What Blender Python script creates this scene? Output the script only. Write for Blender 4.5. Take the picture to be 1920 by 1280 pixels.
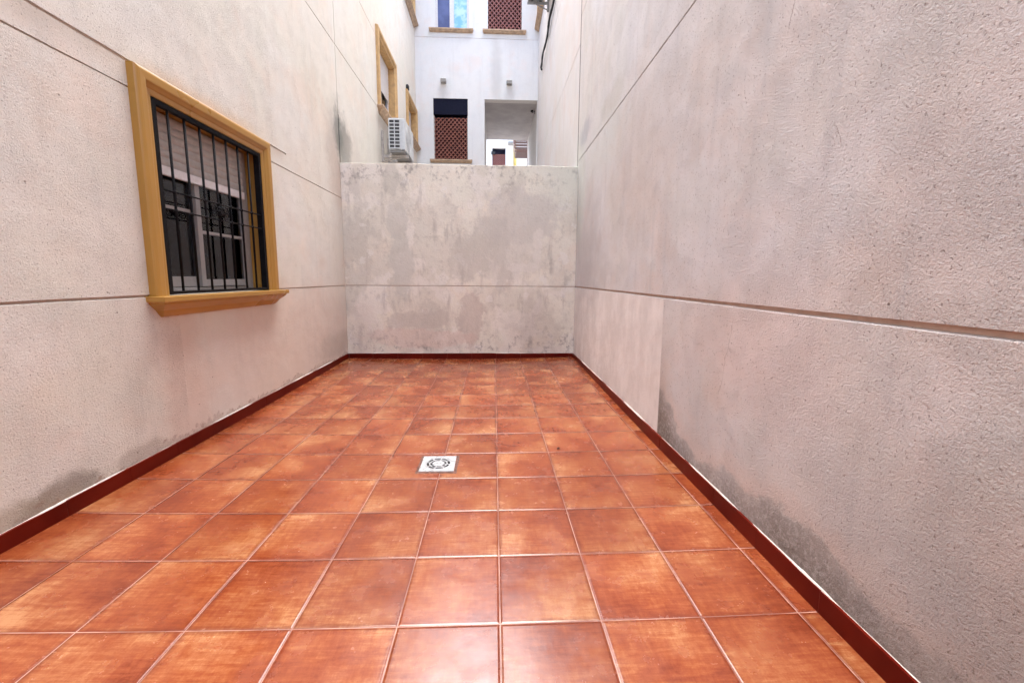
import bpy, bmesh, math, random
from mathutils import Matrix, Vector
random.seed(7)
for o in list(bpy.data.objects): bpy.data.objects.remove(o)
S = bpy.context.scene
C = S.collection
R = math.radians

# ------------------------------------------------------------------ camera
H = 1.1152
PIT, YAW, ROL, FPX = -0.128084, 0.0387243, 0.006864, 772.118
fw = Vector((math.sin(YAW)*math.cos(PIT), math.cos(YAW)*math.cos(PIT), math.sin(PIT)))
rt = Vector((math.cos(YAW), -math.sin(YAW), 0)); up = rt.cross(fw)
r2 = rt*math.cos(ROL)+up*math.sin(ROL); u2 = -rt*math.sin(ROL)+up*math.cos(ROL)
cd = bpy.data.cameras.new('camera'); cam = bpy.data.objects.new('camera', cd); C.objects.link(cam)
cam.matrix_world = Matrix(((r2.x, u2.x, -fw.x, 0), (r2.y, u2.y, -fw.y, 0), (r2.z, u2.z, -fw.z, H), (0, 0, 0, 1)))
cd.sensor_width = 36; cd.lens = FPX/1920*36; cd.shift_x = 4.663/1920; cd.shift_y = -20.1/1920
cd.clip_start = .02; cd.clip_end = 500
S.camera = cam

# ------------------------------------------------------------------ light
SUN_EL, SUN_AZ = R(76), R(-7)        # overcast: the sun is only a broad glow high overhead
w = bpy.data.worlds.new('World'); S.world = w; w.use_nodes = True
wt = w.node_tree; bgn = wt.nodes['Background']
sky = wt.nodes.new('ShaderNodeTexSky'); sky.sky_type = 'NISHITA'; sky.sun_disc = False
sky.sun_elevation = SUN_EL; sky.sun_rotation = SUN_AZ
sky.air_density = 1.0; sky.dust_density = 3.5; sky.ozone_density = 1.0
wt.links.new(sky.outputs[0], bgn.inputs[0]); bgn.inputs[1].default_value = 0.15
sl = bpy.data.lights.new('sun', 'SUN'); sl.energy = 2.0; sl.angle = R(82); sl.color = (1, .98, .95)
so = bpy.data.objects.new('sun', sl); C.objects.link(so)
sdir = Vector((math.sin(SUN_AZ)*math.cos(SUN_EL), math.cos(SUN_AZ)*math.cos(SUN_EL), math.sin(SUN_EL)))
so.rotation_euler = sdir.to_track_quat('Z', 'Y').to_euler(); so.location = (0, 0, 30)
S.view_settings.view_transform = 'Standard'; S.view_settings.look = 'None'
S.view_settings.gamma = 1; S.view_settings.exposure = 2.47
S.render.engine = 'CYCLES'
S.cycles.max_bounces = 12; S.cycles.diffuse_bounces = 8

# ------------------------------------------------------------------ node helpers
class NT:
    def __init__(s, name):
        s.m = bpy.data.materials.new(name); s.m.use_nodes = True
        s.t = s.m.node_tree; s.b = s.t.nodes['Principled BSDF']; s.L = s.t.links.new
        s.co = s.t.nodes.new('ShaderNodeTexCoord').outputs['Object']
        sp = s.n('ShaderNodeSeparateXYZ'); s.L(s.co, sp.inputs[0]); s.xyz = sp.outputs
    def n(s, t): return s.t.nodes.new(t)
    def put(s, sock, v):
        if isinstance(v, (int, float)): sock.default_value = v
        elif isinstance(v, tuple): sock.default_value = v if len(v) == 4 or len(sock.default_value) == 3 else (*v, 1)
        else: s.L(v, sock)
    def math(s, op, a, b=0.0, c=None, clamp=False):
        n = s.n('ShaderNodeMath'); n.operation = op; n.use_clamp = clamp
        s.put(n.inputs[0], a); s.put(n.inputs[1], b)
        if c is not None: s.put(n.inputs[2], c)
        return n.outputs[0]
    def vec(s, x, y, z=0.0):
        n = s.n('ShaderNodeCombineXYZ'); s.put(n.inputs[0], x); s.put(n.inputs[1], y); s.put(n.inputs[2], z); return n.outputs[0]
    def noise(s, scale, detail=3, rough=.55, v=None, stretch=None, dist=0.0, off=None):
        v = v or s.co
        if stretch or off:
            m = s.n('ShaderNodeMapping'); s.L(v, m.inputs[0])
            if stretch: m.inputs['Scale'].default_value = stretch
            if off: m.inputs['Location'].default_value = off
            v = m.outputs[0]
        n = s.n('ShaderNodeTexNoise'); s.L(v, n.inputs['Vector'])
        n.inputs['Scale'].default_value = scale; n.inputs['Detail'].default_value = detail
        n.inputs['Roughness'].default_value = rough; n.inputs['Distortion'].default_value = dist
        return n.outputs['Fac']
    def ss(s, v, lo, hi, a=0.0, b=1.0):
        n = s.n('ShaderNodeMapRange'); n.interpolation_type = 'SMOOTHSTEP'
        s.put(n.inputs[0], v); s.put(n.inputs[1], lo); s.put(n.inputs[2], hi); s.put(n.inputs[3], a); s.put(n.inputs[4], b)
        return n.outputs[0]
    def mix(s, f, a, b, mode='MIX'):
        n = s.n('ShaderNodeMix'); n.data_type = 'RGBA'; n.blend_type = mode
        s.put(n.inputs[0], f); s.put(n.inputs[6], a); s.put(n.inputs[7], b); return n.outputs[2]
    def bump(s, h, strength, dist, nrm=None):
        n = s.n('ShaderNodeBump'); n.inputs['Strength'].default_value = strength; n.inputs['Distance'].default_value = dist
        s.L(h, n.inputs['Height'])
        if nrm: s.L(nrm, n.inputs['Normal'])
        s.L(n.outputs[0], s.b.inputs['Normal']); return n.outputs[0]
    def col(s, c): s.put(s.b.inputs['Base Color'], c)
    def rough(s, r): s.put(s.b.inputs['Roughness'], r)

def simple(name, c, rough=.5, var=.12, metal=0, bump=0, scale=30, spec=.5, c2=None):
    t = NT(name); n = t.noise(scale, 4)
    c2 = c2 or tuple(x*(1-2.2*var) for x in c)
    t.col(t.mix(t.ss(n, .3, .72), c2, tuple(min(1, x*(1+var)) for x in c)))
    t.rough(t.ss(t.noise(scale*.6, 3), .2, .8, max(0, rough-.08), min(1, rough+.1)))
    t.b.inputs['Metallic'].default_value = metal
    t.b.inputs['Specular IOR Level'].default_value = spec
    if bump: t.bump(t.noise(scale*5, 4), bump, .002)
    return t.m

# stain: (u, z, ru, rz, colour, opacity, softness, raggedness)
def stucco(name, axis, base, alt, stains=(), grain=1.0, streak=.35, smooth=(), patches=None, speck=.5, extra=None, grain_scale=190):
    t = NT(name); u = t.xyz[axis]; z = t.xyz[2]
    big = t.noise(.9, 4, .6, off=(3.1, 0, 7)); mid = t.noise(5, 5, .6)
    c = t.mix(t.ss(big, .35, .68), base, alt)
    c = t.mix(t.math('MULTIPLY', t.ss(mid, .42, .75), .22), c, tuple(x*.8 for x in base))
    c = t.mix(t.math('MULTIPLY', t.ss(t.noise(2.3, 6, .65, off=(9, 4, 1)), .5, .72), .3), c, (min(1,base[0]*1.08), base[1]*.93, base[2]*.87))
    c = t.mix(t.math('MULTIPLY', t.ss(t.noise(1.15, 3, .55, off=(2, 2, 20)), .5, .68), .35), c, tuple(x*y for x, y in zip(base, (.93, .98, .95))))
    c = t.mix(t.math('MULTIPLY', t.ss(t.noise(1.5, 4, .6, off=(12, 5, 2)), .52, .7), .4), c, tuple(x*y for x, y in zip(base, (1.0, .86, .80))))
    # rain streaks run down the wall
    stv = t.noise(2.0, 6, .65, stretch=(5, 5, .35))
    c = t.mix(t.math('MULTIPLY', t.ss(stv, .5, .78), streak), c, tuple(x*.72 for x in alt))
    if patches: c = patches(t, c, u, z)
    rag = t.math('SUBTRACT', t.noise(7, 6, .65), .5); rag2 = t.math('SUBTRACT', t.noise(2.5, 4, .6, off=(5, 5, 5)), .5)
    for (su, sz, ru, rz, sc, op, soft, rg) in stains:
        du = t.math('DIVIDE', t.math('SUBTRACT', u, su), ru); dz = t.math('DIVIDE', t.math('SUBTRACT', z, sz), rz)
        d = t.math('SQRT', t.math('ADD', t.math('MULTIPLY', du, du), t.math('MULTIPLY', dz, dz)))
        d = t.math('ADD', d, t.math('MULTIPLY', t.math('ADD', rag, rag2), rg*2))
        m = t.ss(d, 1.0-soft, 1.0+soft, 1.0, 0.0)
        m = t.math('MULTIPLY', m, op)
        c = t.mix(m, c, sc)
    if extra: c = extra(t, c, u, z)
    # pits and specks
    sm = None
    for (u0, u1, z0, z1, amt) in smooth:
        e = t.math('MULTIPLY', rag2, .02)
        a = t.math('MULTIPLY', t.ss(t.math('ADD', u, e), u0-.008, u0+.008), t.ss(t.math('ADD', u, e), u1-.008, u1+.008, 1, 0))
        b = t.math('MULTIPLY', t.ss(z, z0-.01, z0+.01), t.ss(z, z1-.005, z1+.005, 1, 0))
        k = t.math('MULTIPLY', t.math('MULTIPLY', a, b), amt)
        sm = k if sm is None else t.math('MAXIMUM', sm, k)
    pit = t.noise(110, 2, .5, off=(1, 8, 2))
    pm = t.ss(pit, .64, .70)
    if sm is not None: pm = t.math('MULTIPLY', pm, t.math('SUBTRACT', 1.0, sm))
    c = t.mix(t.math('MULTIPLY', pm, speck), c, (.17, .12, .10))
    v = t.n('ShaderNodeTexVoronoi'); t.L(t.co, v.inputs['Vector']); v.inputs['Scale'].default_value = 5.5
    gp = t.ss(v.outputs['Distance'], .010, .035, 1, 0)
    c = t.mix(t.math('MULTIPLY', gp, .75), c, (.16, .11, .09))
    t.col(c); t.rough(.93); t.b.inputs['Specular IOR Level'].default_value = .2
    g1 = t.noise(grain_scale*1.15, 2, .6, stretch=(1, 1, 1.3)); g2 = t.noise(grain_scale*.60, 4, .68, off=(3, 3, 3)); g3 = t.noise(6, 3, .5)
    amp = t.ss(g3, .3, .7, .55, 1.25)
    h = t.math('ADD', t.math('MULTIPLY', t.ss(g1, .30, .64), .36), t.math('MULTIPLY', t.ss(g2, .30, .64), .62))
    h = t.math('MULTIPLY', h, amp)
    h = t.math('SUBTRACT', h, t.math('MULTIPLY', pm, .5)); h = t.math('SUBTRACT', h, t.math('MULTIPLY', gp, 1.2))
    if sm is not None: h = t.math('MULTIPLY', h, t.math('SUBTRACT', 1.0, t.math('MULTIPLY', sm, .6)))
    h = t.math('ADD', h, t.math('MULTIPLY', g3, 1.8))
    t.bump(h, min(1, grain), .0036*max(1, grain))
    return t.m

# ------------------------------------------------------------------ mesh helpers
def new(name, bm, mats, parent=None, smooth=False):
    bmesh.ops.recalc_face_normals(bm, faces=bm.faces)
    me = bpy.data.meshes.new(name); bm.to_mesh(me); bm.free()
    for m in (mats if isinstance(mats, (list, tuple)) else [mats]): me.materials.append(m)
    if smooth:
        for p in me.polygons: p.use_smooth = True
    o = bpy.data.objects.new(name, me); C.objects.link(o)
    if parent: o.parent = parent
    return o
def tag(o, label, cat, group=None, kind=None):
    if label: o['label'] = label
    if cat: o['category'] = cat
    if group: o['group'] = group
    if kind: o['kind'] = kind
    return o
def empty(name, label, cat, group=None):
    o = bpy.data.objects.new(name, None); C.objects.link(o); o.empty_display_size = .2
    return tag(o, label, cat, group)
def box(bm, a, b, mi=0, bev=0):
    x0, y0, z0 = a; x1, y1, z1 = b
    vs = [bm.verts.new((x, y, z)) for z in (z0, z1) for y in (y0, y1) for x in (x0, x1)]
    fs = [bm.faces.new([vs[i] for i in q]) for q in ((0,1,3,2),(4,5,7,6),(0,1,5,4),(2,3,7,6),(0,2,6,4),(1,3,7,5))]
    for f in fs: f.material_index = mi
    if bev:
        es = {e for f in fs for e in f.edges}
        r = bmesh.ops.bevel(bm, geom=list(es), offset=bev, segments=2, affect='EDGES', profile=.5)
        for f in r['faces']: f.material_index = mi
def tube(bm, pts, r, seg=8, mi=0):
    pts = [Vector(p) for p in pts]; rings = []
    for i, p in enumerate(pts):
        d = (pts[min(i+1, len(pts)-1)]-pts[max(i-1, 0)]).normalized()
        a = d.cross(Vector((0, 0, 1)) if abs(d.z) < .9 else Vector((1, 0, 0))).normalized(); b = d.cross(a)
        rr = r[i] if isinstance(r, (list, tuple)) else r
        rings.append([bm.verts.new(p+(a*math.cos(2*math.pi*k/seg)+b*math.sin(2*math.pi*k/seg))*rr) for k in range(seg)])
    for i in range(len(rings)-1):
        for k in range(seg):
            f = bm.faces.new((rings[i][k], rings[i][(k+1) % seg], rings[i+1][(k+1) % seg], rings[i+1][k])); f.material_index = mi
    for rg in (rings[0], rings[-1]):
        f = bm.faces.new(rg); f.material_index = mi
# plane frames: (u along the wall, d out of the wall, z)
XL, XR, YB, YF = -1.945, 1.0886, 5.508, 10.97
def onL(u, d, z): return (XL+d, u, z)
def onR(u, d, z): return (XR-d, u, z)
def onB(u, d, z): return (u, YB-d, z)
def onF(u, d, z): return (u, YF-d, z)
def pbox(bm, P, u0, u1, d0, d1, z0, z1, mi=0, bev=0):
    a = P(u0, d0, z0); b = P(u1, d1, z1)
    box(bm, [min(a[i], b[i]) for i in range(3)], [max(a[i], b[i]) for i in range(3)], mi, bev)

def wob(k, u): return math.sin(u*9+k*3.1)*.5+math.sin(u*23+k*1.7)*.3+math.sin(u*57+k*5.3)*.35+random.uniform(-.3, .3)
def relief(name, P, ur, zr, holes, grooves, vgrooves, mats, parent=None, thick=.22, step=.12, gd=.011, jit=.0012, lip=.0045):
    """wall surface on a rectilinear grid: holes = (u0,u1,z0,z1), grooves = (z0,z1[,u0,u1]) at depth gd, vgrooves = (u0,u1,z0,z1,depth)"""
    us = {ur[0], ur[1]}; zs = {zr[0], zr[1]}; gz = set(); glo = {g[0] for g in grooves}
    for h in holes: us |= set(h[:2]); zs |= set(h[2:4])
    for g in grooves:
        zs |= set(g[:2]); gz |= set(g[:2])
        if len(g) > 2: us |= set(g[2:4])
    for g in vgrooves: us |= set(g[:2]); zs |= set(g[2:4])
    us = sorted(v for v in us if ur[0] <= v <= ur[1]); zs = sorted(v for v in zs if zr[0] <= v <= zr[1])
    ext = []
    for a, b in zip(us, us[1:]):
        n = max(1, int((b-a)/step)); ext += [a+(b-a)*i/n for i in range(n)]
    us2 = ext+[us[-1]]
    def depth(u, z):
        for h in holes:
            if h[0] < u < h[1] and h[2] < z < h[3]: return None
        for g in vgrooves:
            if g[0] < u < g[1] and g[2] < z < g[3]: return -g[4]
        for g in grooves:
            if g[0] < z < g[1] and (len(g) < 3 or g[2] < u < g[3]): return -gd
        return 0.0
    bm = bmesh.new(); cache = {}
    jz = {(i, j): (jit*wob(j, us2[i]) if zs[j] in gz else 0) for i in range(len(us2)) for j in range(len(zs))}
    def V(i, j, d):
        k = (i, j, d)
        if k not in cache: cache[k] = bm.verts.new(P(us2[i], d, zs[j]+jz[i, j]+(lip if d < 0 and zs[j] in glo else 0)))
        return cache[k]
    D = [[depth((us2[i]+us2[i+1])/2, (zs[j]+zs[j+1])/2) for j in range(len(zs)-1)] for i in range(len(us2)-1)]
    T = -thick
    for i in range(len(D)):
        for j in range(len(D[0])):
            d = D[i][j]
            if d is not None:
                f = bm.faces.new((V(i, j, d), V(i+1, j, d), V(i+1, j+1, d), V(i, j+1, d))); f.material_index = 1 if d < 0 else 0
            dd = T if d is None else d
            if i == 0 and d is not None: bm.faces.new((V(0, j, dd), V(0, j+1, dd), V(0, j+1, T), V(0, j, T)))
            for (i2, j2, A, B) in ((i+1, j, (i+1, j), (i+1, j+1)), (i, j+1, (i, j+1), (i+1, j+1))):
                if (i2 >= len(D) or j2 >= len(D[0])) and d is not None:
                    bm.faces.new((V(*A, dd), V(*B, dd), V(*B, T), V(*A, T)))
                if i2 < len(D) and j2 < len(D[0]):
                    e = D[i2][j2]; ee = T if e is None else e
                    if ee != dd:
                        f = bm.faces.new((V(*A, dd), V(*B, dd), V(*B, ee), V(*A, ee)))
                        f.material_index = 2 if (d is None or e is None) and len(mats) > 2 else 0
    return new(name, bm, mats, parent)
def surround(bm, P, u0, u1, z0, z1, prof, mi=0):
    """moulding round three sides of an opening (mitred top corners), foot standing on the sill. prof = (outset, protrusion)"""
    for k in range(len(prof)-1):
        (a0, b0), (a1, b1) = prof[k], prof[k+1]
        pth = lambda a, b: [P(u0-a, b, z0), P(u0-a, b, z1+a), P(u1+a, b, z1+a), P(u1+a, b, z0)]
        p, q = pth(a0, b0), pth(a1, b1)
        for i in range(3):
            f = bm.faces.new([bm.verts.new(x) for x in (p[i], p[i+1], q[i+1], q[i])]); f.material_index = mi
    bmesh.ops.remove_doubles(bm, verts=bm.verts, dist=1e-5)
def sill_mesh(bm, P, u0, u1, ztop, prof):
    """prof = (z offset below top, protrusion, end inset)"""
    rows = []
    for (dz, d, e) in prof:
        rows.append([bm.verts.new(P(u0+e, -.01, ztop-dz)), bm.verts.new(P(u0+e, d, ztop-dz)), bm.verts.new(P(u1-e, d, ztop-dz)), bm.verts.new(P(u1-e, -.01, ztop-dz))])
    for a, b in zip(rows, rows[1:]):
        for i in range(3): bm.faces.new((a[i], a[i+1], b[i+1], b[i]))
    bm.faces.new(rows[0]); bm.faces.new(rows[-1])

# ------------------------------------------------------------------ materials
GRIME = (.17, .14, .115); MOSS = (.16, .17, .155); WARM = (.60, .46, .39)
lb, la = (.695, .65, .575), (.69, .665, .615)
def left_extra(t, c, u, z):
    # ragged splashes right above the skirting
    n = t.noise(3.6, 6, .68); e = t.math('ADD', z, t.math('MULTIPLY', n, -.34))
    m = t.ss(e, -.07, -.035, 1, 0)
    m = t.math('MULTIPLY', m, t.ss(t.noise(45, 4, .7), .3, .62, .45, 1))
    c = t.mix(t.math('MULTIPLY', m, .5), c, (.36, .30, .255))
    rim = t.math('MULTIPLY', t.ss(e, -.075, -.055), t.ss(e, -.05, -.03, 1, 0))
    c = t.mix(t.math('MULTIPLY', rim, t.ss(t.noise(22, 4, .7), .45, .62, 0, .6)), c, (.28, .17, .13))
    # band growing darker up to the ledge, ochre tint above the window surround
    led = t.math('MULTIPLY', t.ss(z, 2.11, 2.235), t.ss(z, 2.235, 2.237, 1, 0))
    c = t.mix(t.math('MULTIPLY', led, t.math('MULTIPLY', t.ss(u, 4.0, 4.15, 1, 0), .4)), c, (.46, .36, .28))
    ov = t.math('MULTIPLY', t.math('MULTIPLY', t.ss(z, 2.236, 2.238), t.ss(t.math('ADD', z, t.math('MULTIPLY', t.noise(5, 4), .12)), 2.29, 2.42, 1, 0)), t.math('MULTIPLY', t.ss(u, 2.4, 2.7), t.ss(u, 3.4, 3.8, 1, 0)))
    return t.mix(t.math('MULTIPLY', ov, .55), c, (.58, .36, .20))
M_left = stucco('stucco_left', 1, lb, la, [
    (4.3, .45, 1.7, .52, WARM, .45, .45, .25), (2.62, .25, .16, .75, WARM, .5, .5, .3),
    (1.84, .13, .17, .075, GRIME, .65, .35, .7), (1.62, .11, .25, .08, (.36,.30,.22), .6, .4, .6), (2.25, .13, .18, .06, (.36,.30,.25), .5, .4, .6),
    (5.42, 2.72, .28, .42, (.36,.31,.28), .55, .6, .5), (5.47, 2.92, .12, .26, MOSS, .7, .6, .9),
    (5.36, 2.35, .22, .35, (.52,.42,.35), .5, .6, .4),
    (5.70, 2.76, .24, .34, MOSS, .7, .35, .7), (6.1, 2.65, .3, .4, (.55,.47,.43), .35, .6, .3),
    (5.1, .28, .5, .14, (.42,.36,.31), .4, .5, .6)],
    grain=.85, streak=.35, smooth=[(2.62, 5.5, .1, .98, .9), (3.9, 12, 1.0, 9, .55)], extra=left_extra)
def right_patch(t, c, u, z):
    a = t.ss(u, 2.592, 2.606); b = t.math('MULTIPLY', t.ss(z, .98, .99, 1, 0), t.ss(u, 5.55, 5.6, 1, 0))
    n = t.ss(t.noise(6, 5, .6, stretch=(1, 1, .6)), .35, .7)
    pc = t.mix(n, (.62, .58, .56), (.74, .70, .68))
    return t.mix(t.math('MULTIPLY', t.math('MULTIPLY', a, b), .9), c, pc)
def right_damp_gradient(t, c, u, z):
    # rising damp on the near lower part, its top edge wandering
    top = t.math('ADD', .225, t.math('MULTIPLY', t.ss(u, 1.6, 2.0), -.05))
    top = t.math('ADD', top, t.math('MULTIPLY', t.ss(u, 2.15, 2.6), .22))
    top = t.math('ADD', top, t.math('MULTIPLY', t.math('SUBTRACT', t.noise(2.6, 6, .6, stretch=(1, 1, 1.3)), .5), .40))
    dd = t.math('SUBTRACT', z, top)
    m = t.math('ADD', t.math('MULTIPLY', t.ss(dd, -.02, .05, 1, 0), .26), t.math('MULTIPLY', t.ss(dd, -.22, .16, 1, 0), .74))
    side = t.ss(u, 2.585, 2.60, 1, 0)
    m = t.math('MULTIPLY', m, side)
    m = t.math('MULTIPLY', m, t.ss(t.noise(60, 4, .7), .30, .58, .5, 1))
    m = t.math('MULTIPLY', m, t.ss(t.noise(1.3, 3, .5, off=(0, 3, 8)), .25, .6, .7, 1))
    c = t.mix(t.math('MULTIPLY', m, .9), c, (.115, .093, .073))
    tide = t.math('MULTIPLY', t.math('MULTIPLY', t.ss(dd, .0, .03), t.ss(dd, .03, .14, 1, 0)), side)
    c = t.mix(t.math('MULTIPLY', tide, .35), c, (.70, .55, .49))
    lowg = t.math('MULTIPLY', t.math('MULTIPLY', t.ss(z, .1, 1.05, 1, 0), t.ss(u, .55, 1.5, 1, .1)), side)  # broad grey gradient, deepest towards the low near corner
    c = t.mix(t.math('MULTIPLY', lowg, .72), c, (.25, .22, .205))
    # hairline cracks and knocks
    for (u0, z0, z1, k, wd_) in ((1.62, 2.02, 2.22, -.25, .0022), (1.305, 1.52, 1.62, .5, .002), (2.9, 1.7, 2.1, .1, .001), (1.9, .55, .95, -.2, .0012)):
        du = t.math('ABSOLUTE', t.math('SUBTRACT', t.math('ADD', u, t.math('MULTIPLY', t.math('SUBTRACT', t.noise(14, 4, .7), .5), .05)), t.math('ADD', u0, t.math('MULTIPLY', t.math('SUBTRACT', z, z0), k))))
        cm = t.math('MULTIPLY', t.ss(du, wd_*.4, wd_*1.6, 1, 0), t.math('MULTIPLY', t.ss(z, z0, z0+.03), t.ss(z, z1-.03, z1, 1, 0)))
        c = t.mix(t.math('MULTIPLY', cm, .55), c, (.22, .17, .15))
    m2 = t.math('MULTIPLY', t.ss(u, 2.35, 2.59), t.math('MULTIPLY', t.ss(u, 2.588, 2.60, 1, 0), t.ss(z, .2, .8, 1, 0)))
    return t.mix(t.math('MULTIPLY', m2, .38), c, (.27, .22, .19))
rb, ra = (.585, .55, .535), (.605, .59, .605)
M_right = stucco('stucco_right', 1, rb, ra, [
    (4.9, 1.5, .5, .7, (.40,.37,.38), .5, .6, .5), (4.55, 1.25, .5, .35, (.38,.35,.36), .35, .6, .5), (5.4, 2.3, .35, .7, (.52,.54,.50), .7, .5, .4),
    (4.3, 2.45, .7, .3, (.55,.56,.53), .5, .6, .4), (5.15, 2.85, .32, .12, (.36,.36,.40), .6, .5, .6), (3.2, 1.95, .7, .45, (.50,.41,.36), .35, .6, .5),
    (4.0, 2.75, .35, .12, (.48,.45,.41), .5, .5, .5), (1.75, .85, .5, .28, (.66,.50,.45), .4, .7, .4), (.85, 1.35, .3, .4, (.50,.45,.44), .35, .6, .5)],
    grain=1.1, streak=.5, smooth=[(2.6, 5.6, .1, .985, .75), (5.58, 12, 0, 9, .8)], patches=right_patch, extra=right_damp_gradient)
def back_patch(t, c, u, z):
    def blot(sc, off, lo, hi, st=None, dist=.15, det=5): return t.ss(t.noise(sc, det, .55, off=off, stretch=st, dist=dist), lo, hi)
    c = t.mix(t.math('MULTIPLY', blot(1.2, (1, 0, 2), .49, .58), .4), c, (0.573, 0.531, 0.462))
    c = t.mix(t.math('MULTIPLY', blot(1.9, (7, 0, 3), .53, .57), .55), c, (0.800, 0.760, 0.690))
    c = t.mix(t.math('MULTIPLY', blot(1.7, (3, 0, 12), .56, .62, (1.2, 1, .7)), .45), c, (0.512, 0.482, 0.420))
    c = t.mix(t.math('MULTIPLY', blot(4.2, (2, 0, 5), .61, .63), .5), c, (0.800, 0.778, 0.720))
    c = t.mix(t.math('MULTIPLY', blot(4, (4, 0, 9), .55, .72, (2.2, 1, .5), 0, 6), .45), c, (.34, .31, .28))
    # mottled dirt, denser near the coping and the floor
    edge = t.math('MAXIMUM', t.ss(z, 2.1, 2.55), t.ss(z, .2, .55, 1, 0))
    m = t.ss(t.noise(13, 7, .7), .50, .68)
    m = t.math('MULTIPLY', m, t.math('ADD', .22, t.math('MULTIPLY', edge, .5)))
    c = t.mix(m, c, (.22, .20, .18))
    return t.mix(t.math('MULTIPLY', t.math('MULTIPLY', t.ss(u, .1, .9), t.ss(z, 1.7, 2.4)), .45), c, (0.561, 0.605, 0.540))
M_back = stucco('whitewash_back', 0, (.80, .765, .655), (.765, .73, .63), [
    (-1.22, 1.28, .15, .46, (.55,.535,.475), .65, .14, .6), (-1.26, 1.86, .14, .26, (.55,.535,.475), .6, .16, .6), (-1.30, 2.35, .09, .2, (.50,.48,.42), .5, .15, .8),
    (.35, 1.9, .45, .35, (.50,.47,.44), .5, .25, .8), (.15, 1.45, .50, .42, (.60,.57,.50), .55, .25, .8), (.62, .45, .3, .38, (.45,.41,.37), .45, .5, .9),
    (-.3, .55, .16, .35, (.55,.47,.41), .6, .15, .8), (-.9, .55, .5, .12, (.55,.50,.44), .6, .15, .8), (-.35, 1.35, .3, .3, (.56,.53,.46), .5, .12, 1.0),
    (.58, 1.52, .07, .22, (.76,.72,.65), .6, .1, .9), (.38, 1.25, .2, .07, (.76,.72,.65), .5, .1, .9), (-.95, .3, .7, .12, (.70,.55,.47), .5, .2, .7), (-1.75, .35, .18, .4, (.62,.54,.48), .4, .6, .4)],
    grain=.55, streak=.2, patches=back_patch, speck=.35, grain_scale=60)
M_far = stucco('stucco_facade', 0, (.79, .785, .775), (.76, .765, .77), [(.05, 6.2, .12, .7, (.50,.48,.47), .45, .7, .4), (-1.25, 5.6, .12, .3, (.50,.48,.46), .35, .7, .4),
    (.38, 5.6, .12, .25, (.50,.48,.46), .35, .7, .4)], grain=.35, streak=.25, speck=.2)
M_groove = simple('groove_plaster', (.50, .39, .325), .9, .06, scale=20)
M_joint = simple('joint_filler', (.12, .105, .10), .9, .2, scale=20)
M_reveal = simple('reveal_plaster', (.62, .59, .56), .9, .05)
M_ochre = simple('ochre_paint', (.385, .205, .040), .30, .025, scale=4)
M_ochreSky = simple('ochre_paint_skylit', (.56, .355, .155), .6, .08, bump=.1, scale=14)  # upper ochre made paler: bluish skylight put into the colour
M_sillSky = simple('ochre_sill_skylit', (.46, .315, .20), .6, .12, bump=.1, scale=14)  # upper sills desaturated likewise, the skylight cast is in the colour
M_iron = simple('black_iron', (.006, .0055, .007), .6, .2, scale=60, spec=.12)
M_frame = simple('white_aluminium', (.27, .255, .25), .4, .04)
M_white = simple('white_enamel', (.70, .68, .68), .35, .04)
M_slat = simple('shutter_slat', (.43, .41, .385), .45, .05)
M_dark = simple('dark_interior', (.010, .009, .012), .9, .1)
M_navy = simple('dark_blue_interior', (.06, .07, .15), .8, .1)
M_navybox = simple('navy_panel', (.005, .0065, .022), .7, .1, spec=.15)
M_cloth = simple('grey_curtain', (.16, .145, .145), .9, .2, scale=8)
M_terra = simple('terracotta_lattice', (.42, .165, .125), .75, .12, scale=12)
M_terrap = simple('terracotta_lattice_faded', (.46, .21, .20), .75, .12, scale=12)
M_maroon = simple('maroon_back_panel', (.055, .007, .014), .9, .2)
M_ac = simple('condenser_casing', (.62, .64, .65), .4, .03)
M_acdark = simple('condenser_coil', (.008, .009, .012), .6, .2, scale=80)
M_acgrey = simple('condenser_base', (.30, .30, .30), .5, .08)
M_steel = simple('galvanised_bracket', (.55, .50, .46), .4, .1, metal=.2)
M_pipe = simple('pipe_cover', (.60, .58, .55), .5, .06)
M_cable = simple('black_cable', (.008, .008, .010), .5, .1)
M_lamp = simple('lamp_housing', (.62, .60, .56), .4, .04)
M_lamplow = simple('lamp_housing_grey', (.33, .31, .28), .5, .06)
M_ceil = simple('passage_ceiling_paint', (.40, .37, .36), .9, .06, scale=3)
M_wood = simple('brown_painted_steel', (.10, .045, .035), .6, .2)
M_yel = simple('yellow_trim', (.62, .47, .14), .6, .08)
M_ground = simple('concrete_ground', (.32, .30, .28), .9, .15, scale=4, bump=.3)
M_bead = simple('white_grout_bead', (.62, .56, .51), .9, .1, scale=60, bump=.5)
M_skj = simple('skirting_joint', (.26, .09, .07), .8)
M_leaf = simple('dry_leaf', (.03, .012, .008), .8, .2)

# glazed skirting tile
t = NT('skirting_tile'); n = t.noise(3, 3)
t.col(t.mix(t.ss(n, .3, .7), (.082, .0038, .0016), (.125, .009, .0035))); t.rough(.35); t.b.inputs['Specular IOR Level'].default_value = .10
t.bump(t.noise(22, 3), .15, .002); M_skirt = t.m
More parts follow.
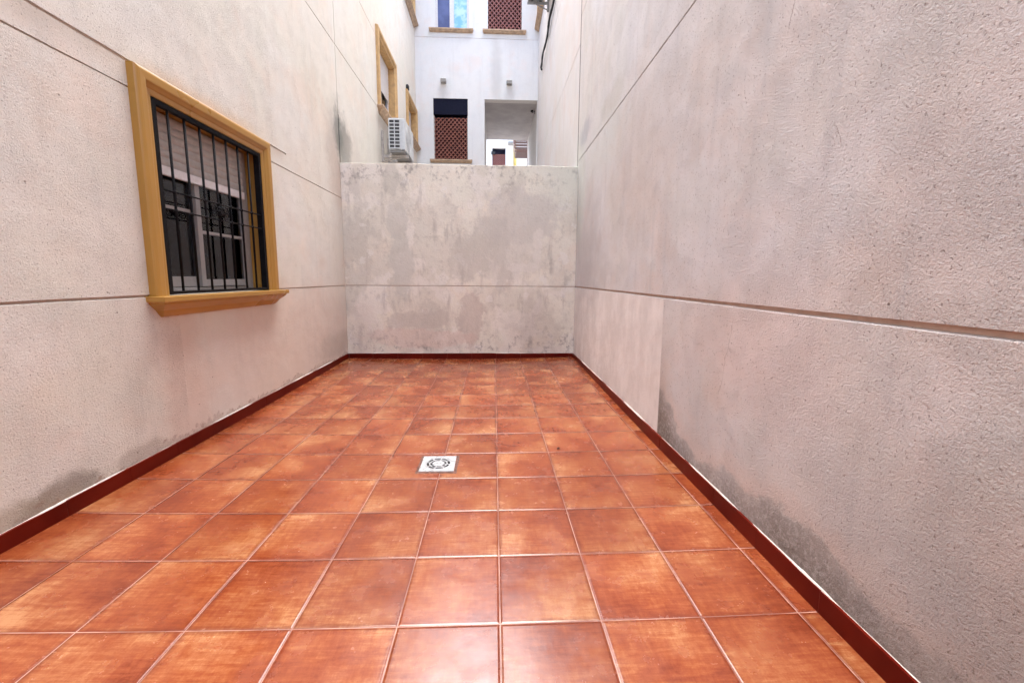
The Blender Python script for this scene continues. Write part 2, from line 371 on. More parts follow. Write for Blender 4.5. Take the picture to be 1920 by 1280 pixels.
# glass
def glass(name, tint, refl=.25):
    t = NT(name); nt = t.t; g = t.n('ShaderNodeBsdfGlossy'); g.inputs['Roughness'].default_value = .03; g.inputs['Color'].default_value = (.9, .93, 1, 1)
    tr = t.n('ShaderNodeBsdfTransparent'); tr.inputs['Color'].default_value = (*tint, 1)
    f = t.n('ShaderNodeFresnel'); f.inputs['IOR'].default_value = 1.5
    mx = t.n('ShaderNodeMixShader'); t.L(t.math('MULTIPLY', f.outputs[0], refl/.25, clamp=True), mx.inputs[0])
    t.L(tr.outputs[0], mx.inputs[1]); t.L(g.outputs[0], mx.inputs[2]); t.L(mx.outputs[0], nt.nodes['Material Output'].inputs[0]); return t.m
M_glass = glass('window_glass', (.75, .78, .78), .25)
t = NT('blue_window_pane'); t.col(t.mix(t.ss(t.noise(3, 4), .35, .65), (.075, .085, .20), (.12, .14, .30))); t.rough(.12); M_bluepane = t.m
t = NT('sky_blue_pane'); t.col(t.mix(t.ss(t.noise(4.5, 5, .65), .38, .64), (.22, .50, .74), (.55, .76, .90))); t.rough(.2); M_cyan = t.m  # mottled pale blue base colour of the right pane

# floor tiles
TS, TX, TY = .33, .0227, 1.2001
t = NT('glazed_terracotta_tiles')
uu = t.math('DIVIDE', t.math('SUBTRACT', t.xyz[0], TX), TS); vv = t.math('DIVIDE', t.math('SUBTRACT', t.xyz[1], TY), TS)
fu = t.math('FRACT', uu); fv = t.math('FRACT', vv)
iu = t.math('FLOOR', uu); iv = t.math('FLOOR', vv)
wn = t.n('ShaderNodeTexWhiteNoise'); t.L(t.vec(iu, iv), wn.inputs['Vector'])
rs = t.n('ShaderNodeSeparateXYZ'); t.L(wn.outputs['Color'], rs.inputs[0])
# each tile is laid one of four ways and shows another patch of the glaze
cx_ = t.math('SUBTRACT', fu, .5); cy_ = t.math('SUBTRACT', fv, .5)
fx = t.math('SIGN', t.math('SUBTRACT', rs.outputs[0], .42)); fy = t.math('SIGN', t.math('SUBTRACT', rs.outputs[1], .62))
lx = t.math('MULTIPLY', cx_, fx); ly = t.math('MULTIPLY', cy_, fy)
tv = t.vec(t.math('ADD', lx, t.math('MULTIPLY', rs.outputs[2], 37.0)), t.math('ADD', ly, t.math('MULTIPLY', rs.outputs[0], 23.0)), 0)
cloud = t.noise(1.7, 3, .5, v=tv)
stx = t.noise(3.2, 7, .72, v=tv, stretch=(.9, 7, 1), dist=.3); sty = t.noise(3.0, 7, .72, v=tv, stretch=(6, 1.1, 1), dist=.3)
fine = t.noise(60, 4, .7, v=tv); mott = t.noise(16, 4, .6, v=tv, off=(4, 4, 4))
diag = t.math('ADD', t.math('MULTIPLY', lx, .26), t.math('MULTIPLY', ly, .20))
val = t.math('ADD', t.math('ADD', t.math('ADD', .5, t.math('MULTIPLY', t.math('SUBTRACT', cloud, .5), .95)), diag),
             t.math('MULTIPLY', t.math('ADD', t.math('SUBTRACT', stx, .5), t.math('MULTIPLY', t.math('SUBTRACT', sty, .5), .6)), .85))
val = t.math('ADD', val, t.math('MULTIPLY', t.math('SUBTRACT', fine, .5), .34))
val = t.math('ADD', val, t.math('MULTIPLY', t.math('SUBTRACT', mott, .5), .34))
ramp = t.n('ShaderNodeValToRGB'); t.L(val, ramp.inputs[0]); cr = ramp.color_ramp
cr.elements[0].position = .20; cr.elements[0].color = (.145, .025, .0075, 1)
cr.elements[1].position = .86; cr.elements[1].color = (.37, .168, .075, 1)
for p, c_ in ((.38, (.200, .042, .0135)), (.52, (.236, .059, .019)), (.68, (.285, .096, .036))):
    e = cr.elements.new(p); e.color = (*c_, 1)
edx = t.math('SUBTRACT', .5, t.math('ABSOLUTE', cx_)); edy = t.math('SUBTRACT', .5, t.math('ABSOLUTE', cy_))
ed = t.math('MINIMUM', edx, edy)
burn = t.ss(t.math('ADD', ed, t.math('MULTIPLY', t.math('SUBTRACT', t.math('MULTIPLY', t.math('ADD', stx, sty), .5), .5), .16)), .0, .075, 1, 0)
base = t.mix(t.math('MULTIPLY', burn, .60), ramp.outputs[0], (.13, .022, .007))
tone = t.n('ShaderNodeHueSaturation'); t.L(base, tone.inputs['Color']); t.L(t.math('ADD', .90, t.math('MULTIPLY', rs.outputs[1], .2)), tone.inputs['Value'])
gw = t.math("ADD", .0036, t.math('MULTIPLY', t.math('SUBTRACT', t.noise(25, 3), .5) , .004))
gm = t.ss(t.math('SUBTRACT', ed, gw), -.0012, .0024, 1, 0)
gcol = t.mix(t.ss(t.noise(3.2, 4), .42, .6), (.18, .07, .05), (.42, .24, .19))
cc = t.mix(gm, tone.outputs[0], gcol)
fl = t.n('ShaderNodeTexVoronoi'); t.L(t.co, fl.inputs['Vector']); fl.inputs['Scale'].default_value = 2.6
flv = t.n('ShaderNodeTexVoronoi'); t.L(t.co, flv.inputs['Vector']); flv.inputs['Scale'].default_value = 9
dots = t.math('MULTIPLY', t.ss(flv.outputs['Distance'], .014, .022, 1, 0), t.ss(t.noise(1.7, 3), .5, .55))
cc = t.mix(t.math('MULTIPLY', dots, .8), cc, (.72, .62, .55))
t.col(cc)
rg = t.ss(t.noise(9, 5, .6), .3, .7, .17, .30)
t.rough(t.math('ADD', rg, t.math('MULTIPLY', gm, .3)))
t.b.inputs['Specular IOR Level'].default_value = .75
hgt = t.math('ADD', t.math('MULTIPLY', t.ss(ed, .006, .028), 1.0), t.math('MULTIPLY', t.noise(60, 4, .65), .12))
hgt = t.math('ADD', hgt, t.math('MULTIPLY', t.noise(9, 3), .35))
t.bump(hgt, .55, .003)
M_floor = t.m

# ------------------------------------------------------------------ ground and floor
def FZ(X, Y):
    y = Y-2.2
    return .0068*X-.00178*y+.00924*X*X+.00281*y*y+.00168*X*y
bm = bmesh.new(); box(bm, (-60, -60, -.5), (60, 80, -.04)); o = new('ground', bm, M_ground); tag(o, None, None, kind='structure')
bm = bmesh.new(); NX, NY = 24, 56; y0f, y1f = -1.6, YB+.02
g = [[bm.verts.new((XL-.02+(XR-XL+.04)*i/NX, y0f+(y1f-y0f)*j/NY, FZ(XL+(XR-XL)*i/NX, max(.2, y0f+(y1f-y0f)*j/NY)))) for j in range(NY+1)] for i in range(NX+1)]
for i in range(NX):
    for j in range(NY): bm.faces.new((g[i][j], g[i+1][j], g[i+1][j+1], g[i][j+1]))
o = new('floor', bm, M_floor, smooth=True); tag(o, None, None, kind='structure')

# ------------------------------------------------------------------ skirtings
def skirting(parent, P, u0, u1, joints, zf, flip=1):
    bm = bmesh.new(); us = sorted([u0, u1]+[j for j in joints if u0 < j < u1]); th = .011
    bb = bmesh.new()
    for a, b in zip(us, us[1:]):
        n = max(2, int((b-a)/.08)); dz = random.uniform(-.0015, .0015); dt = random.uniform(0, .0012)
        for k in range(n):
            p, q = a+.0009+(b-a-.0018)*k/n, a+.0009+(b-a-.0018)*(k+1)/n
            zt = [.0985+dz, .0985+dz]
            vs = [bm.verts.new(P(uu_, dd, zz)) for uu_, zz in ((p, zt[0]), (q, zt[1])) for dd in (-.005, th+dt)]
            vb = [bm.verts.new(P(uu_, dd, zf(uu_)-.004)) for uu_ in (p, q) for dd in (-.005, th+dt)]
            bm.faces.new((vs[0], vs[1], vs[3], vs[2])); bm.faces.new((vs[1], vs[3], vb[3], vb[1]))
            if k == 0: bm.faces.new((vs[0], vs[1], vb[1], vb[0]))
            if k == n-1: bm.faces.new((vs[2], vs[3], vb[3], vb[2]))
    # uneven bead of white plaster along the top
    N = int((u1-u0)/.025); prev = None
    for k in range(N+1):
        uq = u0+(u1-u0)*k/N; s = abs(math.sin(uq*3.3+1)+math.sin(uq*7.7)*.6+math.sin(uq*19)*.3)
        s = max(0, s-.45); d1 = .0015+.0085*min(1, s)+random.uniform(-.0006, .0006); zt = .100+.005*min(1.0, s)+random.uniform(-.001, .001)
        cur = [bb.verts.new(P(uq, -.004, zt)), bb.verts.new(P(uq, d1*.6, zt-.0015)), bb.verts.new(P(uq, d1, .0975)), bb.verts.new(P(uq, -.004, .0975))]
        if prev:
            for i in range(3): bb.faces.new((prev[i], prev[i+1], cur[i+1], cur[i]))
        prev = cur
    bmesh.ops.remove_doubles(bm, verts=bm.verts, dist=1e-5)
    for j in joints:
        if u0 < j < u1: pbox(bm, P, j-.0014, j+.0014, 0, th-.0004, zf(j), .0965, mi=1)
    s = new('skirting', bm, [M_skirt, M_skj], parent)
    new('grout_bead', bb, M_bead, s)
    # pale joints between the skirting tiles

# ------------------------------------------------------------------ windows
PROF = [(0, -.02), (0, .020), (.012, .024), (.030, .025), (.036, .032), (.048, .040), (.058, .0485), (.066, .050), (.096, .051), (.106, .049), (.114, .044), (.119, .036), (.120, .0), (.120, -.01)]
SILL = [(0, .100, 0), (.002, .103, -.002), (.029, .103, -.002), (.031, .100, 0), (.034, .088, .012), (.045, .085, .016), (.060, .070, .032), (.074, .055, .048), (.078, .050, .050), (.080, .046, .055), (.100, .034, .070), (.118, .020, .086), (.122, .014, .09), (.122, .0, .10)]
def window_surround(parent, P, u0, u1, z0, z1, sc=1.0, mat=None, matS=None, label=None):
    mat = mat or M_ochre; bm = bmesh.new()
    surround(bm, P, u0, u1, z0, z1, [(a*sc, b*sc) for a, b in PROF])
    # painted reveal running back to the window
    ri = .003
    for (ua, ub, za, zb) in ((u0+ri, u0+ri, z0, z1-ri), (u1-ri, u1-ri, z0, z1-ri)):
        bm.faces.new([bm.verts.new(P(*q)) for q in ((ua, .0, za), (ub, .0, zb), (ub, -.21, zb), (ua, -.21, za))])
    bm.faces.new([bm.verts.new(P(*q)) for q in ((u0+ri, .0, z1-ri), (u1-ri, .0, z1-ri), (u1-ri, -.21, z1-ri), (u0+ri, -.21, z1-ri))])
    # move the reveal 3 mm proud of the plaster
    wdw = new('window', bm, mat, parent)
    if label: wdw['label'] = label
    for p in wdw.data.polygons: p.use_smooth = False
    sb = bmesh.new(); sill_mesh(sb, P, u0-.145*sc, u1+.165*sc, z0, [(a*sc, b*sc, c*sc) for a, b, c in SILL])
    pbox(sb, P, u0-.01, u1+.01, -.19, 0, z0-.03, z0-.002)
    new('sill', sb, matS or mat, wdw)
    return wdw
def room(parent, P, u0, u1, z0, z1, mat, d0=-.225, depth=1.3):
    """dark room behind an opening, five inward faces"""
    bm = bmesh.new(); d1 = d0-depth; e = .25
    q = lambda u, d, z: bm.verts.new(P(u, d, z))
    U0, U1, Z0, Z1 = u0-e, u1+e, z0-e, z1+e
    for pts in (((U0, d1, Z0), (U1, d1, Z0), (U1, d1, Z1), (U0, d1, Z1)), ((U0, d0, Z0), (U0, d1, Z0), (U0, d1, Z1), (U0, d0, Z1)),
                ((U1, d0, Z0), (U1, d1, Z0), (U1, d1, Z1), (U1, d0, Z1)), ((U0, d0, Z0), (U1, d0, Z0), (U1, d1, Z0), (U0, d1, Z0)), ((U0, d0, Z1), (U1, d0, Z1), (U1, d1, Z1), (U0, d1, Z1))):
        bm.faces.new([q(*p) for p in pts])
    # ring that closes the gap between the opening and the room
    for pts in (((U0, d0, Z0), (U1, d0, Z0), (U1, d0, z0), (U0, d0, z0)), ((U0, d0, z1), (U1, d0, z1), (U1, d0, Z1), (U0, d0, Z1)),
                ((U0, d0, z0), (u0, d0, z0), (u0, d0, z1), (U0, d0, z1)), ((u1, d0, z0), (U1, d0, z0), (U1, d0, z1), (u1, d0, z1))):
        bm.faces.new([q(*p) for p in pts])
    return new('room', bm, mat, parent)
def slats(bm, P, u0, u1, dpt, z0, z1, pitch=.052):
    z = z1
    while z-pitch > z0-1e-4:
        prev = None
        for k in range(7):
            a = k/6; zz = z-pitch*a; d = dpt+.0075*math.sin(math.pi*a)**.6
            cur = (bm.verts.new(P(u0, d, zz)), bm.verts.new(P(u1, d, zz)))
            if prev: bm.faces.new((prev[0], prev[1], cur[1], cur[0]))
            prev = cur
        z -= pitch

# ================================================================== LEFT BUILDING
left = empty('apartment_building', 'pale stucco apartment block along the left side, with ochre framed windows and a barred window', 'building')
W1 = (2.53, 3.63, .995, 2.115); W2 = (7.50, 8.60, 3.965, 5.085); W3 = (9.84, 10.80, 4.33, 5.09); W4 = (9.84, 10.80, 7.20, 8.35)
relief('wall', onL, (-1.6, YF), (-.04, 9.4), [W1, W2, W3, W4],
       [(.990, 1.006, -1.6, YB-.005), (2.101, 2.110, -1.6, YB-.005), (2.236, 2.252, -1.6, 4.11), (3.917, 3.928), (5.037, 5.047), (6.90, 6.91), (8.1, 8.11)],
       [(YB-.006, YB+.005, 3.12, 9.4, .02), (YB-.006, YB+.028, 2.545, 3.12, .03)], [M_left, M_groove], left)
skirting(left, onL, -1.6, YB-.011, [YB-.33*k-.05 for k in range(25)], lambda u: FZ(XL, max(.2, u)))

# --- near window
wd = window_surround(left, onL, *W1, label='ochre moulded window with black bars, right beside the patio floor')
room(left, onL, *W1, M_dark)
# shutter: box strip, slats, bottom rail
bm = bmesh.new(); slats(bm, onL, 2.535, 3.56, -.105, 1.79, 2.102)
shut = new('roller_shutter', bm, M_slat, wd, smooth=True)
bm = bmesh.new(); pbox(bm, onL, 2.537, 3.56, -.112, -.092, 1.732, 1.788, bev=.003); new('bottom_rail', bm, M_white, wd)
bm = bmesh.new()   # side guide and outer frame
pbox(bm, onL, 3.562, 3.625, -.15, -.108, .998, 2.11, bev=.004); pbox(bm, onL, 2.535, 2.575, -.165, -.115, .998, 2.11, bev=.004)
pbox(bm, onL, 2.575, 3.56, -.165, -.120, .996, 1.035, bev=.004); pbox(bm, onL, 2.575, 3.56, -.165, -.120, 1.865, 1.90, bev=.003)
new('outer_frame', bm, M_frame, wd)
def sash(u0, u1, d, mid, zt=1.76, lo=.07):
    bm = bmesh.new(); d1 = d+.024; z0 = 1.038
    pbox(bm, onL, u0, u0+.046, d, d1, z0, zt, bev=.003); pbox(bm, onL, u1-.046, u1, d, d1, z0, zt, bev=.003)
    pbox(bm, onL, u0+.046, u1-.046, d+.001, d1-.001, z0, z0+lo, bev=.003); pbox(bm, onL, u0+.046, u1-.046, d+.001, d1-.001, zt-.045, zt, bev=.003)
    if mid: pbox(bm, onL, u0+.046, u1-.046, d+.002, d1-.003, mid-.011, mid+.011, bev=.002)
    s = new('sash', bm, M_frame, wd)
    bm = bmesh.new(); pbox(bm, onL, u0+.04, u1-.04, d+.010, d+.014, z0+.04, zt-.03); new('pane', bm, M_glass, wd)
sash(2.58, 3.05, -.155, 1.55, zt=1.86); sash(3.00, 3.555, -.128, 1.418, zt=1.86, lo=.05)
# curtain just inside the glass
bm = bmesh.new(); prev = None
for k in range(61):
    uq = 2.45+.42*k/60; d = -.30+.022*math.sin(k*.85)+.01*math.sin(k*2.1)
    cur = (bm.verts.new(onL(uq, d, 1.0)), bm.verts.new(onL(uq, d, 2.2)))
    if prev: bm.faces.new((prev[0], cur[0], cur[1], prev[1]))
    prev = cur
new('curtain', bm, M_cloth, wd, smooth=True)
# iron grille
bm = bmesh.new(); gd0, gd1 = -.012, .020
pbox(bm, onL, 2.533, 2.565, gd0, gd1, 1.000, 2.112, bev=.002); pbox(bm, onL, 3.594, 3.624, gd0-.012, gd1, 1.000, 2.112, bev=.002)
pbox(bm, onL, 2.565, 3.592, gd0, gd1-.001, 2.082, 2.111, bev=.002); pbox(bm, onL, 2.565, 3.592, gd0, gd1-.001, 1.001, 1.020, bev=.002)
grille = new('grille', bm, M_iron, wd)
for k in range(7):
    uq = 2.665+.1345*k; bm = bmesh.new()
    tube(bm, [onL(uq, .004, 1.018), onL(uq, .004, 2.084)], .0075, 10)
    for zz in (1.505, 1.615): tube(bm, [onL(uq, .004, zz-.012), onL(uq, .004, zz), onL(uq, .004, zz+.012)], [.0078, .012, .0078], 10)
    new('grille_bar', bm, M_iron, wd, smooth=True)
for zz in (1.505, 1.615):
    bm = bmesh.new(); tube(bm, [onL(2.55, .006, zz), onL(3.60, .006, zz)], .0052, 8); new('cross_bar', bm, M_iron, wd, smooth=True)
bm = bmesh.new()   # cast rosette between the cross bars
cu, cz = 3.07, 1.56
def scroll(s, t_, r0=.034, turns=1.5):
    pts = []
    for k in range(26):
        a = k/25; ang = a*turns*2*math.pi; r = r0*(1-a*.8)
        pts.append(onL(cu+s*(.066-r*math.cos(ang)), .010+.004*math.sin(a*3), cz+t_*(.012+r*math.sin(ang)*.9)))
    tube(bm, pts, [.0048-.0026*(k/25) for k in range(26)], 6)
for s in (-1, 1):
    for t_ in (-1, 1): scroll(s, t_)
for k in range(8):
    a = k*math.pi/4; pts = [onL(cu+math.cos(a)*r, .012+.012*math.sin(r*70), cz+math.sin(a)*r) for r in (.0, .012, .024, .036, .044)]
    tube(bm, pts, [.004, .010, .013, .009, .002], 7)
tube(bm, [onL(cu, .005, cz), onL(cu, .030, cz)], [.016, .007], 10)
new('rosette', bm, M_iron, wd, smooth=True)

# --- upper windows of the left building
def far_window(par, P, W, sash_split, shutter_to=None, mat=M_ochreSky, matS=M_sillSky, label=None, glassmat=None):
    w_ = window_surround(par, P, *W, sc=1.0, mat=mat, matS=matS, label=label)
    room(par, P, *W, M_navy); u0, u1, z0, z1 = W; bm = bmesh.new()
    for a, b in ((u0+.002, u0+.05), (u1-.05, u1-.002), (sash_split-.03, sash_split+.03)): pbox(bm, P, a, b, -.16, -.11, z0, z1-.003, bev=.003)
    pbox(bm, P, u0+.05, u1-.05, -.158, -.112, z0, z0+.06); new('sash', bm, M_white, w_)
    bm = bmesh.new(); pbox(bm, P, u0+.04, u1-.04, -.14, -.135, z0+.03, z1-.02); new('pane', bm, glassmat or M_glass, w_)
    if shutter_to:
        bm = bmesh.new(); slats(bm, P, u0+.03, u1-.03, -.10, shutter_to, z1-.01); new('roller_shutter', bm, M_white, w_, smooth=True)
    return w_
far_window(left, onL, W2, 8.05, 4.42, label='upper ochre window with half lowered white shutter')
far_window(left, onL, W3, 10.3, 4.6, label='small ochre window tucked into the corner')
far_window(left, onL, W4, 10.3, 7.9, label='topmost ochre window in the corner, seen from below')
bm = bmesh.new(); tube(bm, [onL(9.83, 0, 5.275), onL(9.83, .04, 5.275)], .066, 20); tube(bm, [onL(9.83, .04, 5.275), onL(9.83, .05, 5.275)], [.066, .045], 20)
for k in range(5): pbox(bm, onL, 9.785, 9.875, .05, .055, 5.235+.018*k, 5.243+.018*k)
new('vent_cover', bm, M_cable, left, smooth=False)

# ================================================================== RIGHT BUILDING
right = empty('apartment_building', 'grey pink stucco block with a damp stained foot along the right side', 'building')
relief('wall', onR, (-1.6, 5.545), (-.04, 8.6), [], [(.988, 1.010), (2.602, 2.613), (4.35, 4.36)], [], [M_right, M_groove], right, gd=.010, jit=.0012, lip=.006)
W5 = (9.85, 10.82, 7.20, 8.35)
def onR2(u, d, z): return (XR+.003-d, u, z)
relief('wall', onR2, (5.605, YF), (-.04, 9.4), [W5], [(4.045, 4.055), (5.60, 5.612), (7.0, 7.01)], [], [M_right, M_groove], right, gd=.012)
bm = bmesh.new(); pbox(bm, onR, 5.5455, 5.6045, -.05, -.004, 0, 8.6); new('joint', bm, M_joint, right)
skirting(right, onR, -1.6, YB-.011, [YB-.33*k-.02 for k in range(25)], lambda u: FZ(XR, max(.2, u)))
w5 = window_surround(right, onR2, *W5, mat=M_ochreSky, matS=M_sillSky, label='ochre sill and frame high in the right corner')
room(right, onR2, *W5, M_navy)
bm = bmesh.new()
for a, b in ((9.852, 9.90), (10.77, 10.818), (10.30, 10.36)): pbox(bm, onR2, a, b, -.16, -.11, 7.2, 8.347)
new('sash', bm, M_white, w5)

# ================================================================== BACK (PARTITION) WALL
back = empty('partition_wall', 'low patchy whitewashed wall closing the far end of the tiled patio', 'wall')
ZT = 2.541
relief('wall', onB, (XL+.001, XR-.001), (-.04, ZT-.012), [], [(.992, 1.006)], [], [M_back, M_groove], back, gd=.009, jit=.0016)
bm = bmesh.new(); N = 60; prev = None     # hand-trowelled top edge with its coping face
for k in range(N+1):
    uq = XL+.001+(XR-XL-.002)*k/N; e = random.uniform(-.0025, .0025)+.003*math.sin(uq*4)
    cur = [bm.verts.new(q) for q in ((uq, YB, ZT-.012), (uq, YB-.0005+random.uniform(-.001, .001), ZT-.004+e), (uq, YB+.006, ZT+e), (uq, YB+.15, ZT+.002), (uq, YB+.15, 0))]
    if prev:
        for i in range(4): bm.faces.new((prev[i], prev[i+1], cur[i+1], cur[i]))
    prev = cur
new('coping', bm, M_back, back, smooth=False)
skirting(back, onB, XL+.012, XR-.012, [XL+.33*k for k in range(1, 10)], lambda u: FZ(u, YB))

# ================================================================== FAR FACADE WITH PASSAGE
fac = empty('apartment_building', 'white rendered block at the end of the light well, with lattice openings and a passage', 'building')
G1 = (-1.43, -.62, 7.12, 8.4); G2 = (-.155, .672, 7.12, 8.4); G3 = (-1.519, -.660, 4.07, 5.53); PS = (-.24, XR-.001, 0.0, 5.53)
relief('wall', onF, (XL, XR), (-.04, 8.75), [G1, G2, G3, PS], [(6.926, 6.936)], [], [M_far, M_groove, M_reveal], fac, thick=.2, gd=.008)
# tunnel of the passage
bm = bmesh.new(); y1p = 14.0
bm.faces.new([bm.verts.new(p) for p in ((-.24, YF+.2, 5.53), (XR+.01, YF+.2, 5.53), (XR+.01, y1p, 5.53), (-.24, y1p, 5.53))])
new('passage_ceiling', bm, M_ceil, fac)
bm = bmesh.new()
bm.faces.new([bm.verts.new(p) for p in ((-.24, YF+.2, 0), (-.24, y1p, 0), (-.24, y1p, 5.53), (-.24, YF+.2, 5.53))])
bm.faces.new([bm.verts.new(p) for p in ((XR, YF+.005, 0), (XR, y1p, 0), (XR, y1p, 5.53), (XR, YF+.005, 5.53))])
new('passage_wall', bm, M_reveal, fac)
bm = bmesh.new()   # body of the block over and beside the passage
box(bm, (-2.3, y1p-.2, 5.535), (1.5, y1p, 8.75)); box(bm, (-2.3, y1p-.2, 0), (-.245, y1p, 5.53)); box(bm, (-2.3, YF+.21, 8.6), (1.5, y1p-.2, 8.75))
new('rear_wall', bm, M_far, fac)
def f_sill(par, u0, u1, z):
    sb = bmesh.new(); sill_mesh(sb, onF, u0, u1, z, [(0, .07, 0), (.03, .072, 0), (.034, .062, .008), (.065, .05, .015), (.072, .042, .02), (.078, .03, .03), (.078, 0, .03)]); return new('sill', sb, M_sillSky, par)
def lattice(par, P, u0, u1, z0, z1, mat, pitch=.1045, row=.0555, dpt=-.05, name='lattice_screen'):
    """interlaced fish-scale clay screen: staggered rows of half rings"""
    bm = bmesh.new(); n = int(round((u1-u0)/pitch)); pitch = (u1-u0)/n; r1 = pitch*.5; th = pitch*.115; k = 0; z = z0
    while z+row*.9 < z1:
        off = 0 if k % 2 == 0 else pitch/2
        for i in range(-1, n+1):
            cu_ = u0+off+pitch*(i+.5); SEG = 8; prev = None
            for a in range(SEG+1):
                an = math.pi*a/SEG; ca, sa = math.cos(an), math.sin(an)
                uo, ui = cu_+r1*ca, cu_+(r1-th)*ca
                if min(uo, ui) < u0-.001 or max(uo, ui) > u1+.001: prev = None; continue
                zo, zi = z+row*1.15*sa, z+(row*1.15-th)*sa
                cur = [bm.verts.new(P(uo, dpt, zo)), bm.verts.new(P(ui, dpt, zi)), bm.verts.new(P(ui, dpt-.05, zi)), bm.verts.new(P(uo, dpt-.05, zo))]
                if prev:
                    for j in range(4): bm.faces.new((prev[j], prev[(j+1) % 4], cur[(j+1) % 4], cur[j]))
                prev = cur
        k += 1; z += row
    return new(name, bm, mat, par)
# upper window
bm = bmesh.new(); e = .05
pbox(bm, onF, G1[0], G1[0]+e, -.10, -.03, G1[2], 8.4); pbox(bm, onF, G1[1]-e, G1[1], -.10, -.03, G1[2], 8.4); pbox(bm, onF, -1.09, -.985, -.10, -.035, G1[2], 8.4)
pbox(bm, onF, G1[0]+e, -1.09, -.099, -.031, G1[2], G1[2]+.012); pbox(bm, onF, -.985, G1[1]-e, -.099, -.031, G1[2], G1[2]+.03)
wu = new('window', bm, M_white, fac); wu['label'] = 'white framed sliding window with one sky blue pane'
bm = bmesh.new(); pbox(bm, onF, -1.385, -1.085, -.075, -.07, G1[2]+.01, 8.4); new('pane', bm, M_bluepane, wu)
bm = bmesh.new(); pbox(bm, onF, -.99, -.66, -.075, -.07, G1[2]+.02, 8.4); new('pane', bm, M_cyan, wu)
f_sill(wu, -1.59, -.513, 7.118)
# upper lattice
room(fac, onF, *G2, M_maroon, depth=.5)
lt = lattice(fac, onF, G2[0]+.003, G2[1]-.003, 7.13, 8.38, M_terrap, dpt=-.03); lt['label'] = 'pink clay lattice screen of the upper opening'
f_sill(lt, -.284, .785, 7.118)
# lower lattice
room(fac, onF, *G3, M_navy, depth=1.0)
bm = bmesh.new(); pbox(bm, onF, G3[0]+.001, G3[0]+.018, -.18, -.01, 4.07, 5.13); new('jamb_strip', bm, M_reveal, fac); bm = bmesh.new(); pbox(bm, onF, G3[1]-.012, G3[1]-.001, -.18, -.01, 4.07, 5.13); new('jamb_strip', bm, M_reveal, fac)
lt = lattice(fac, onF, G3[0]+.022, G3[1]-.014, 4.075, 5.12, M_terra, dpt=-.02); lt['label'] = 'brick red clay lattice screen below a dark opening'
bm = bmesh.new(); pbox(bm, onF, G3[0]+.02, G3[1]-.012, -.20, -.195, 4.07, 5.10); new('back_panel', bm, M_maroon, lt)
bm = bmesh.new(); pbox(bm, onF, G3[0]+.003, G3[1]-.003, -.09, -.012, 5.155, 5.526, bev=.004); new('awning_box', bm, M_navybox, fac)
f_sill(lt, -1.615, -.55, 4.065)

# ================================================================== BUILDING BEHIND THE CAMERA, FAR COURT
bm = bmesh.new(); box(bm, (-2.2, -1.85, -.04), (1.4, -1.6, 3.1)); o = new('house_wall', bm, M_left); tag(o, 'plain stucco wall out of view, closing the near end of the patio against horizon light', 'wall')  # unseen wall, put in to keep horizon light off the patio
YC = 22.0
def onC(u, d, z): return (u, YC-d, z)
fb = empty('apartment_building', 'sunlit white block glimpsed through the passage, with a small red lattice', 'building')
GC = (-.09, .592, 5.9, 7.66)
M_white_wall = simple('white_render', (.78, .76, .74), .9, .03)
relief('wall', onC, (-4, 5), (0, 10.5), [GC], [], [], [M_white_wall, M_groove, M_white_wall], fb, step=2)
room(fb, onC, *GC, M_navy, depth=.6)
lattice(fb, onC, GC[0]+.01, GC[1]-.01, 5.9, 7.38, M_terra, dpt=-.02)
bm = bmesh.new(); pbox(bm, onC, -.14, .06, 0, .12, 7.33, 7.46); new('planter_shelf', bm, M_acdark, fb)
bm = bmesh.new(); pbox(bm, onC, .99, 1.11, 0, .06, 6.4, 8.05, bev=.01); pbox(bm, onC, 1.05, 1.15, 0, .09, 6.3, 7.3, bev=.01); new('window_frame', bm, M_yel, fb)

